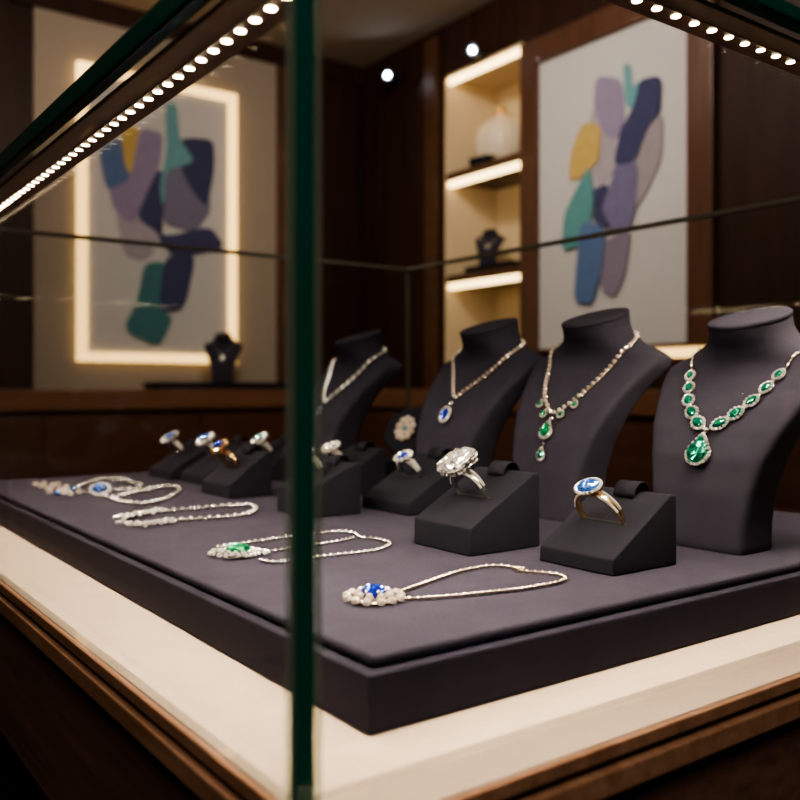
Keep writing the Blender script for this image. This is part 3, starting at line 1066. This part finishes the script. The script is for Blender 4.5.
def ring(name, label, Mw, r, metal, style, stone, gem, rx, ry, shape='round', hr=.0014, cnt=16, pave='pave', rise=.35, extra=None):
    """upright ring: its hoop lies in the local y-z plane, stone towards local +z"""
    root = empty(name, label, 'ring', Mw.translation, 0, G_RING)
    root.rotation_euler = Mw.to_euler()
    zc = r * rise
    a1 = math.acos(max(-1, min(1, (-.0012 - zc) / r)))        # hoop angle from the top where it meets the cloth
    N = 40
    v, f = [], []
    for i in range(N + 1):
        a = -a1 + 2 * a1 * i / N
        k = min(1.0, abs(a) / a1)
        hw = .0021 + .0028 * (1 - k) ** 1.2                    # wider at the shoulders
        th = .0012
        for rr, xx in ((r + th * .6, -hw), (r + th, 0), (r + th * .6, hw), (r - th * .3, hw), (r - th * .3, -hw)):
            v.append((xx, math.sin(a) * rr, zc + math.cos(a) * rr))
    for i in range(N):
        for q in range(5):
            q2 = (q + 1) % 5
            f.append((i * 5 + q, i * 5 + q2, (i + 1) * 5 + q2, (i + 1) * 5 + q))
    f += [tuple(range(5)), tuple(N * 5 + q for q in range(5))]
    MB().add(v, f).build('band', metal, root, True)
    # rows of small diamonds on the shoulders
    pv = MB()
    for sg in (-1, 1):
        for row in (-1, 1):
            for k in range(11):
                a = sg * (.42 + k * .085)
                if abs(a) > a1 - .25:
                    break
                rr = r + .0011
                hw = .0012 + .0022 * (1 - abs(a) / a1)
                pv.ball((row * hw, math.sin(a) * rr, zc + math.cos(a) * rr), .00125, 6, 4)
    pv.build('shoulder_diamonds', pave, root)
    top = zc + r
    dep = min(rx, ry) * (.74 if style == 'solitaire' else .62)
    # basket
    bs = MB()
    up = top + dep + .001
    M0 = Matrix.Translation((0, 0, 0))
    for q in range(8):
        a = 2 * PI * (q + .5) / 8
        ex, ey = math.cos(a) * rx, math.sin(a) * ry
        bs.tube([(ex * .35, ey * .35, top - .0004), (ex * .82, ey * .82, top + dep * .55), (ex * 1.0, ey * 1.0, up)], .0008, 5)
    ringpts = [(math.cos(2 * PI * q / 28) * rx * .80, math.sin(2 * PI * q / 28) * ry * .80, top + dep * .5) for q in range(28)]
    bs.tube(ringpts, .0008, 5, True)
    st = bs.build('setting', metal if metal != 'gold' else 'gold', root, True)
    if style == 'solitaire':
        halo(rx * .97, ry * .97, hr, cnt, up - .0016, shape).build('diamond_halo', pave, st)
        halo(rx * .90, ry * .90, hr * .95, cnt - 4, top + dep * .52, shape).build('gallery_diamonds', pave, st)
        pr = MB()
        for q in range(4):
            a = PI / 4 + q * PI / 2
            x, y = math.cos(a) * rx * 1.08, math.sin(a) * ry * 1.08
            pr.tube([(x, y, up - .008), (x, y, up + .0012), (x * .84, y * .84, up + .0030)], .0014, 6)
        pr.build('prongs', metal, st, True)
        MB().gem(rx, ry, shape, 22, Matrix.Translation((0, 0, up)), crown=.34, pav=.62, table=.66, rough=1.25).build(stone, gem, st)
    elif style == 'halo':
        halo(rx + hr * .9, ry + hr * .9, hr, cnt, up, shape).build('diamond_halo', pave, st)
        MB().gem(rx, ry, shape, 14, Matrix.Translation((0, 0, up + .0006)), crown=.42, pav=.5).build(stone, gem, st)
    if style in ('cluster', 'three', 'halo') and r < .0195:
        b0 = None                                   # larger stones climbing the shoulders
        for sg in (-1, 1):
            for q in range(3):
                a = sg * (.78 + q * .22)
                rr = r + .0024
                M = Matrix.Translation((0, math.sin(a) * rr, zc + math.cos(a) * rr)) @ Matrix.Rotation(-a, 4, 'X') @ Matrix.Scale(1 - .16 * q, 4)
                if b0 is None:
                    b0 = MB().gem(.0036, .0036, 'round', 8, None, crown=.8, pav=.6).build('shoulder_stone', pave, root)
                    b0.matrix_basis = M
                else:
                    share(b0, 'shoulder_stone', root, M)
    if style == 'cluster':
        # round centre with a wreath of bigger individual stones
        MB().gem(rx * .58, ry * .58, shape, 12, Matrix.Translation((0, 0, up + .0022)), crown=.45, pav=.5).build(stone, gem, st)
        d0 = None
        for q in range(cnt):
            a = 2 * PI * q / cnt
            M = Matrix.Translation((math.cos(a) * rx * .88, math.sin(a) * ry * .88, up - .0022)) @ Matrix.Rotation(a, 4, 'Z') @ Matrix.Rotation(.45, 4, 'Y')
            if d0 is None:
                d0 = MB().gem(hr, hr, 'round', 8, None, crown=.9, pav=.7).build('accent_diamond', pave, st)
                d0.matrix_basis = M
            else:
                share(d0, 'accent_diamond', st, M)
    elif style == 'three':
        halo(rx, ry * 1.25, hr, cnt, up - .001, shape).build('diamond_halo', pave, st)
        g = None
        for q in (-1, 0, 1):
            M = Matrix.Translation((0, q * ry * .82, up - abs(q) * .0016)) @ Matrix.Scale(1 - .25 * abs(q), 4)
            if g is None:
                g = MB().gem(rx * .72, ry * .55, 'round', 12, None, crown=.5, pav=.5).build(stone, gem, st)
                g.matrix_basis = M
            else:
                share(g, stone, st, M)
    return root


S = ring_stand(.490, .563, .4135, .4865, .0118, .053, 'small charcoal wedge ring stand in front, under the blue ring with gold band')
ring('sapphire_ring', 'gold band ring with oval blue sapphire and diamond halo on the front right wedge', S, .0200, 'gold', 'halo', 'sapphire', 'bluetopaz',
     .0078, .0092, hr=.0016, cnt=22)
S = ring_stand(.456, .534, .529, .603, .0223, .062, 'tall charcoal wedge ring stand in the middle, under the huge diamond ring')
ring('diamond_ring', 'white gold ring with one huge cushion cut diamond in the middle', S, .0185, 'silver', 'solitaire', 'diamond', 'diamond',
     .0168, .0142, 'cushion', hr=.0014, cnt=36)
S = ring_stand(.548, .635, .735, .822, .0125, .058, 'charcoal wedge ring stand just behind and left of the huge diamond ring')
ring('sapphire_halo_ring', 'silver ring with small deep blue oval sapphire in diamond halo behind the huge diamond ring', S, .0165, 'silver', 'halo', 'sapphire', 'sapphire',
     .0064, .0074, hr=.0030, cnt=10)
S = ring_stand(.455, .520, .781, .848, .028, .053, 'charcoal wedge ring stand partly hidden behind the green glass edge')
ring('diamond_band_ring', 'diamond ring half hidden behind the green vertical glass edge', S, .0165, 'silver', 'halo', 'diamond', 'diamond',
     .0060, .0070, hr=.0018, cnt=16)
S = ring_stand(.560, .645, .910, .985, .0125, .056, 'charcoal wedge ring stand under the white diamond cluster ring, behind the half hidden stand')
ring('cluster_diamond_ring', 'white diamond cluster ring with three stones just right of the green glass edge', S, .0165, 'silver', 'three', 'diamond', 'diamond',
     .0105, .0110, hr=.0032, cnt=10)
S = ring_stand(.4565, .515, .972, 1.052, .0165, .054, 'charcoal wedge ring stand left of the glass edge, under the yellow gold ring')
ring('gold_flower_ring', 'yellow gold flower ring with small bright blue sapphire left of the glass edge', S, .0185, 'gold', 'cluster', 'sapphire', 'sapphire',
     .0115, .0115, hr=.0042, cnt=8, pave='gold')
S = ring_stand(.490, .573, 1.128, 1.204, .012, .056, 'charcoal wedge ring stand peeking out behind the stand of the yellow gold ring')
ring('blue_cluster_ring', 'silver cluster ring with light blue centre just behind the yellow gold ring', S, .0180, 'silver', 'cluster', 'sapphire', 'bluetopaz',
     .0135, .0130, hr=.0042, cnt=9)
S = ring_stand(.480, .555, 1.216, 1.302, .012, .054, 'farthest left charcoal wedge ring stand at the back of the tray')
ring('oval_sapphire_ring', 'silver halo ring with blue oval stone farthest left at the back of the tray', S, .0190, 'silver', 'halo', 'sapphire', 'bluetopaz',
     .0088, .0105, hr=.0036, cnt=11)
S = ring_stand(.580, .650, 1.125, 1.198, .012, .056, 'charcoal wedge ring stand immediately left of the glass edge, farther back under the aqua ring')
ring('aquamarine_ring', 'silver cluster ring with pale aqua stone immediately left of the green glass edge', S, .0170, 'silver', 'cluster', 'aquamarine', 'aqua',
     .0130, .0125, hr=.0042, cnt=9)

# ---- brooch on its round stand between the far busts
bs = empty('brooch_stand', 'low charcoal stand with upright round pad between the two farthest busts', 'brooch stand', (.705, .957, PADZ + .0002), math.radians(20))
MB().box(-.035, -.040, 0, .045, .040, .038).build('base', 'block', bs, bevel=.003)
Mb = Matrix.Translation((.018, 0, .072)) @ Matrix.Rotation(math.radians(-62), 4, 'Y')
o = MB().lathe([(.030, -.012), (.036, -.008), (.038, 0), (.036, .007), (.029, .010)], 40, Mb).build('round_pad', 'block', bs, True)
br = empty('diamond_brooch', 'round pale gold brooch crowded with diamonds and one blue stone on the upright pad', 'brooch')
bm_ = Matrix.Translation(bs.location) @ Matrix.Rotation(math.radians(20), 4, 'Z') @ Mb @ Matrix.Translation((0, 0, .0105))
br.location = bm_.translation
br.rotation_euler = bm_.to_euler()
MB().lathe([(.013, 0), (.0145, .001), (.0130, .003)], 32, None, .82).build('setting', 'gold', br, True)
d0 = None
for rr, cnt, s in ((.0148, 10, .0046), (.0074, 5, .0042)):
    for q in range(cnt):
        a = 2 * PI * q / cnt + rr
        M = Matrix.Translation((math.cos(a) * rr, math.sin(a) * rr * .82, .0036)) @ Matrix.Scale(s / .0036, 4)
        if d0 is None:
            d0 = MB().gem(.0036, .0036, 'round', 8, None, crown=.6, pav=.5).build('diamond', 'pavewarm', br)
            d0.matrix_basis = M
        else:
            share(d0, 'diamond', br, M)
MB().gem(.0046, .0042, 'round', 10, Matrix.Translation((0, 0, .0045)), crown=.6, pav=.5).build('blue_stone', 'aqua', br)

# ================================================================ NECKLACES LYING ON THE PAD
G_FLAT = 'necklaces laid flat along the front of the tray'


def flat(pts, h=.0018):
    return [on_z(x, y, PADZ + h) for x, y in pts]


def rel(root, pts):
    return [p - root.location for p in pts]


def stones(root, name, mat, spots, r0, metal=None):
    first = None
    for (p, r, nz) in spots:
        M = frame(p, nz, (0, 1, 0)) @ Matrix.Scale(r / r0, 4)
        if first is None:
            first = MB().gem(r0 * .95, r0 * .95, 'round', 9, None, crown=.85, pav=.6).build(name, mat, root)
            first.matrix_basis = M
        else:
            share(first, name, root, M)


# -- nearest: blue flower pendant
o_ = on_z(374, 601, PADZ)
n1 = empty('flower_pendant_necklace', 'rose gold chain with blue centred diamond flower pendant, nearest on the pad', 'necklace', o_, 0, G_FLAT)
loop = flat([(400, 592), (433, 580), (455, 572.5), (480, 567), (495, 565.5), (511, 567), (521, 571), (542, 572.5), (559, 574.5), (565, 579),
             (549, 584), (517, 589), (480, 593), (449, 596), (421, 598), (400, 599)])
dense = spline(rel(n1, loop))
half = len(dense) // 2 - 30
chain_beads(dense[:half + 40], .0018, .0025, alt=.85).build('chain', 'palegold', n1, True)
lower = MB()
for i, (p, t) in enumerate(walk(dense[half + 36:], .0062)):
    M3 = frame((0, 0, 0), (0, 0, 1), t).to_3x3()
    lower.ball(p, .0021, 7, 4, (.8, 1.25, .8), M3)
    lower.ball(p + t * .0031, .0011, 6, 4)
lower.build('chain', 'palegold', n1, True)
cl = MB()
j = path_at(dense, rel(n1, flat([(519, 570)]))[0])
cl.ball(dense[j] + Vector((0, 0, .0006)), .0032, 8, 5)
cl.ball(dense[j] + Vector((.004, -.0015, .0006)), .0022, 8, 5)
cl.build('clasp', 'palegold', n1, True)
MB().lathe([(.0145, .0006), (.0150, .0016), (.012, .0030), (.0085, .0042), (.007, .0044)], 32).build('pendant_setting', 'palegold', n1, True)
sp = []
for k in range(13):
    a = 2 * PI * k / 13
    sp.append((Vector((math.cos(a) * .0172, math.sin(a) * .0172, .0030)), .0032, (math.cos(a) * .55, math.sin(a) * .55, 1)))
for k in range(9):
    a = 2 * PI * (k + .5) / 9
    sp.append((Vector((math.cos(a) * .0108, math.sin(a) * .0108, .0044)), .0029, (math.cos(a) * .4, math.sin(a) * .4, 1)))
stones(n1, 'diamond', 'pavewarm', sp, .003)
MB().gem(.0078, .0072, 'round', 14, Matrix.Translation((0, 0, .0064)), crown=.5, pav=.5, rough=2.0).build('sapphire', 'sapphire', n1)
pr = MB()
for k in range(6):
    a = 2 * PI * k / 6 + .3
    pr.ball((math.cos(a) * .0078, math.sin(a) * .0074, .0072), .0013, 6, 4)
pr.build('prongs', 'palegold', n1, True)

# -- emerald leaf necklace
o_ = on_z(238, 556, PADZ)
n2 = empty('emerald_leaf_necklace', 'silver double strand chain with green emerald leaf pendant, crossing behind the glass edge', 'necklace', o_, 0, G_FLAT)
loop = flat([(218, 547), (241, 543.5), (280, 538), (314, 533.5), (338, 531.5), (354, 533), (360, 537), (377, 539), (390, 543.5), (378, 549.5),
             (344, 554), (310, 558), (285, 561.5), (270, 562), (258, 559)], .0017)
dense = spline(rel(n2, loop))
chain_beads(dense, .0020, .0028, alt=.85).build('chain', 'silver', n2, True)
d2 = spline(rel(n2, flat([(250, 554), (280, 550), (305, 546.5), (330, 542.5), (347, 539.5), (356, 536.5)], .0017)))
chain_beads(d2, .0018, .0026, alt=.85).build('chain', 'silver', n2, True)
MB().gem(.022, .0110, 'marquise', 16, frame((0, 0, .002), (0, 0, 1), (-.7, .75, 0)), crown=.12, pav=.1, table=.8).build('pendant_setting', 'silver', n2)
sp = []
for k in range(26):
    a = 2 * PI * k / 26
    ex = RGT * (math.cos(a) * .0215 * (1 + .12 * math.cos(5 * a))) + FWD * (math.sin(a) * .0145 * (1 + .15 * math.cos(6 * a)))
    sp.append((ex + Vector((0, 0, .0030)), .0026 if k % 2 else .0021, (math.cos(a) * .3, math.sin(a) * .3, 1)))
for k in range(16):
    a = 2 * PI * k / 16
    ex = RGT * (math.cos(a) * .0150) + FWD * (math.sin(a) * .0095)
    sp.append((ex + Vector((0, 0, .0044)), .0021, (0, 0, 1)))
stones(n2, 'diamond', 'pave', sp, .0022)
MB().gem(.0098, .0078, 'round', 14, frame((0, 0, .0062), (-.08, -.12, 1), FWD), crown=.5, pav=.4).build('emerald', 'emerald', n2)

# -- all-diamond necklace
o_ = on_z(146, 519, PADZ)
n3 = empty('diamond_cluster_necklace', 'silver diamond necklace ending in two thick stone clusters, no coloured stone', 'necklace', o_, 0, G_FLAT)
loop = flat([(122, 519), (138, 514.5), (156, 512), (192, 509), (231, 505.5), (249, 505.3), (256, 509.5), (247, 514.4), (215, 517.8), (173, 520.5), (150, 523.5), (128, 523.5)], .0022)
dense = spline(rel(n3, loop))
chain_beads(dense, .0030, .0042, alt=.7).build('chain', 'silver', n3, True)
cd = MB()
for p, t in walk(dense, .0084 * 1.12)[:-1]:
    cd.gem(.0026, .0026, 'round', 7, Matrix.Translation(p + Vector((0, 0, .0012))) @ Matrix.Rotation(random.uniform(-.5, .5), 4, 'X'), crown=.7, pav=.5)
cd.build('chain_diamonds', 'pave', n3)
sp = []
for pts in ([(120, 518), (130, 516), (140, 514), (150, 512.5), (158, 511)], [(122, 523), (133, 525), (145, 525), (157, 523.5), (169, 521.5)]):
    for q, p in enumerate(rel(n3, flat(pts, .0035))):
        for s in range(4):
            a = 2 * PI * s / 4 + q
            sp.append((p + RGT * math.cos(a) * .0042 + FWD * math.sin(a) * .0045 + Vector((0, 0, .0010 * (s % 2)))
                       , random.uniform(.0026, .0036), (random.uniform(-.5, .5), random.uniform(-.5, .5), 1)))
stones(n3, 'diamond', 'pave', sp, .003)

# -- bracelet-like chain with blue oval
o_ = on_z(100, 497, PADZ)
n4 = empty('blue_oval_necklace', 'diamond chain with one blue oval stone lying near the back left of the pad', 'necklace', o_, 0, G_FLAT)
loop = flat([(106, 497), (117, 497), (134, 492.5), (156, 488), (172, 486), (179.5, 490), (175, 494.5), (163, 500), (143, 503.5), (124, 502), (110, 498.5)], .0022)
dense = spline(rel(n4, loop))
chain_beads(dense, .0032, .0044, alt=.75).build('chain', 'silver', n4, True)
Mo = frame((0, 0, .0092), (-.25, -.65, .8), (0, 0, 1))
s = MB().lathe([(.0085, -.005), (.0125, -.001), (.0118, .0015)], 24, None, .85).build('pendant_setting', 'silver', n4, True)
s.matrix_basis = Mo
halo(.0112, .0095, .0024, 14, .0014).build('diamond_halo', 'pave', s)
MB().gem(.0090, .0076, 'round', 12, Matrix.Translation((0, 0, .0028)), crown=.45, pav=.3).build('sapphire', 'bluetopaz', s)

# -- farthest: loose diamond loop
def up5(p):
    return [(x, 478.5 + (y - 470) * .74) for x, y in p]


o_ = on_z(60, 490, PADZ)
n5 = empty('scattered_stone_necklace', 'farthest left diamond necklace with a spray of pale stones at one end', 'necklace', o_, 0, G_FLAT)
loop = flat(up5([(78, 483), (90, 475), (104, 470.5), (124, 472), (131, 476), (141, 478.5), (138, 483), (117, 485.5), (91, 488.5), (72, 490)]), .0022)
dense = spline(rel(n5, loop))
chain_beads(dense, .0032, .0044, alt=.75).build('chain', 'silver', n5, True)
sp, blue = [], []
for q, (x, y) in enumerate(up5([(35, 478), (41, 481), (47, 484), (53, 480), (58, 478), (50, 488), (57, 491), (64, 489), (70, 491), (74, 485), (79, 488), (66, 483), (44, 477), (60, 486)])):
    p = rel(n5, flat([(x, y)], .0045))[0]
    (blue if q in (6, 9) else sp).append((p, .0050 if q % 2 else .0042, (random.uniform(-.4, .3), -.5, 1)))
stones(n5, 'diamond', 'pavewarm', sp, .0045)
stones(n5, 'pale_blue_stone', 'bluetopaz', blue, .0045)
MB().tube([rel(n5, flat([q], .002))[0] for q in up5([(35, 479), (47, 484), (57, 487), (66, 487), (76, 487)])], .0028, 6).build('pendant_setting', 'silver', n5, True)

# little necklaces on the two distant busts
for b, lab, bg in ((bk, 'tiny diamond necklace on the bust under the glowing painting', 'nl'), (bn, 'tiny diamond necklace on the bust in the middle niche bay', 'nn')):
    r = empty('diamond_necklace', lab, 'necklace', b.location, b.rotation_euler.z, 'tiny necklaces at the back of the room')
    r.scale = b.scale
    loop, nv = vpath([(0, .1150), (.010, .121), (.022, .132), (.034, .146), (.043, .158), (.0495, .170)])
    chain_beads(spline(loop, closed=True), .0030, .0058).build('chain', 'silver', r, True)
    M = frame(bfront(0, .105, .004), bnormal(0, .105), (0, 0, 1))
    s = MB().gem(.010, .012, 'round', 12, None, crown=.5, pav=.2).build('pendant', 'pave', r)
    s.matrix_basis = M

# ================================================================ LIGHT
def area(name, loc, target, size, sizey, power, col):
    l = bpy.data.lights.new(name, 'AREA')
    l.shape = 'RECTANGLE'
    l.size, l.size_y = size, sizey
    l.energy = power
    l.color = col
    o = bpy.data.objects.new(name, l)
    C.objects.link(o)
    o.location = loc
    d = Vector(target) - Vector(loc)
    o.rotation_euler = d.to_track_quat('-Z', 'Y').to_euler()
    return o


# the light of the two diode rows
for _loc, _sz, _e, _rot in (((.2025, .85, EYE + .1825), (.004, 1.04), 3.6, (0, math.radians(-22), 0)),
                            ((.59, .3445, EYE + .2315), (.78, .004), 2.4, (math.radians(20), 0, 0))):
    _l = area('led_row_lamp', _loc, (0, 0, 0), _sz[0], _sz[1], _e, (1.0, .82, .62))
    _l.rotation_euler = _rot
    _l.data.spread = math.radians(120)
area('overhead_fill', (-.2, -.3, 2.75), (.6, .8, 1.0), 1.2, 1.2, 22, (1.0, .86, .72))  # soft fill added out of view above the counter, no fixture behind it
area('back_wall_fill', (0.9, 1.6, 2.76), (1.5, 3.69, 1.6), .9, .3, 14, (1.0, .84, .66))  # unseen fill, added to brighten the back wall
area('right_wall_fill', (1.2, 1.9, 2.76), (2.45, 2.05, 1.7), .9, .3, 12, (1.0, .88, .76))  # added fill for the right wall, also out of view
area('ceiling_fill', (0.2, 1.4, 1.75), (.9, 2.6, 2.8), 1.0, .6, 8, (1.0, .86, .70))  # added upward fill that lifts the ceiling; the room has no cove

w = bpy.data.worlds.new('dim_room')
w.use_nodes = True
w.node_tree.nodes['Background'].inputs[0].default_value = (0.05, 0.04, 0.035, 1)
w.node_tree.nodes['Background'].inputs[1].default_value = 0.3
bpy.context.scene.world = w

# ================================================================ CAMERA
cam = bpy.data.cameras.new('camera')
cam.sensor_width = 36.0
cam.lens = 36.0 * FPX / 800.0
cam.shift_y = -(400.0 - HOR) / 800.0
cam.clip_start = 0.01
cam.dof.use_dof = True
cam.dof.focus_distance = 0.645
cam.dof.aperture_fstop = 6.2
co = bpy.data.objects.new('camera', cam)
C.objects.link(co)
co.location = (0, 0, EYE)
co.rotation_euler = FWD.to_track_quat('-Z', 'Y').to_euler()
sc = bpy.context.scene
sc.camera = co
sc.view_settings.view_transform = 'AgX'
sc.view_settings.look = 'AgX - Medium High Contrast'
sc.view_settings.exposure = 0.8
sc.cycles.use_denoising = True
sc.cycles.max_bounces = 16
sc.cycles.transparent_max_bounces = 24
sc.cycles.sample_clamp_indirect = 6.0
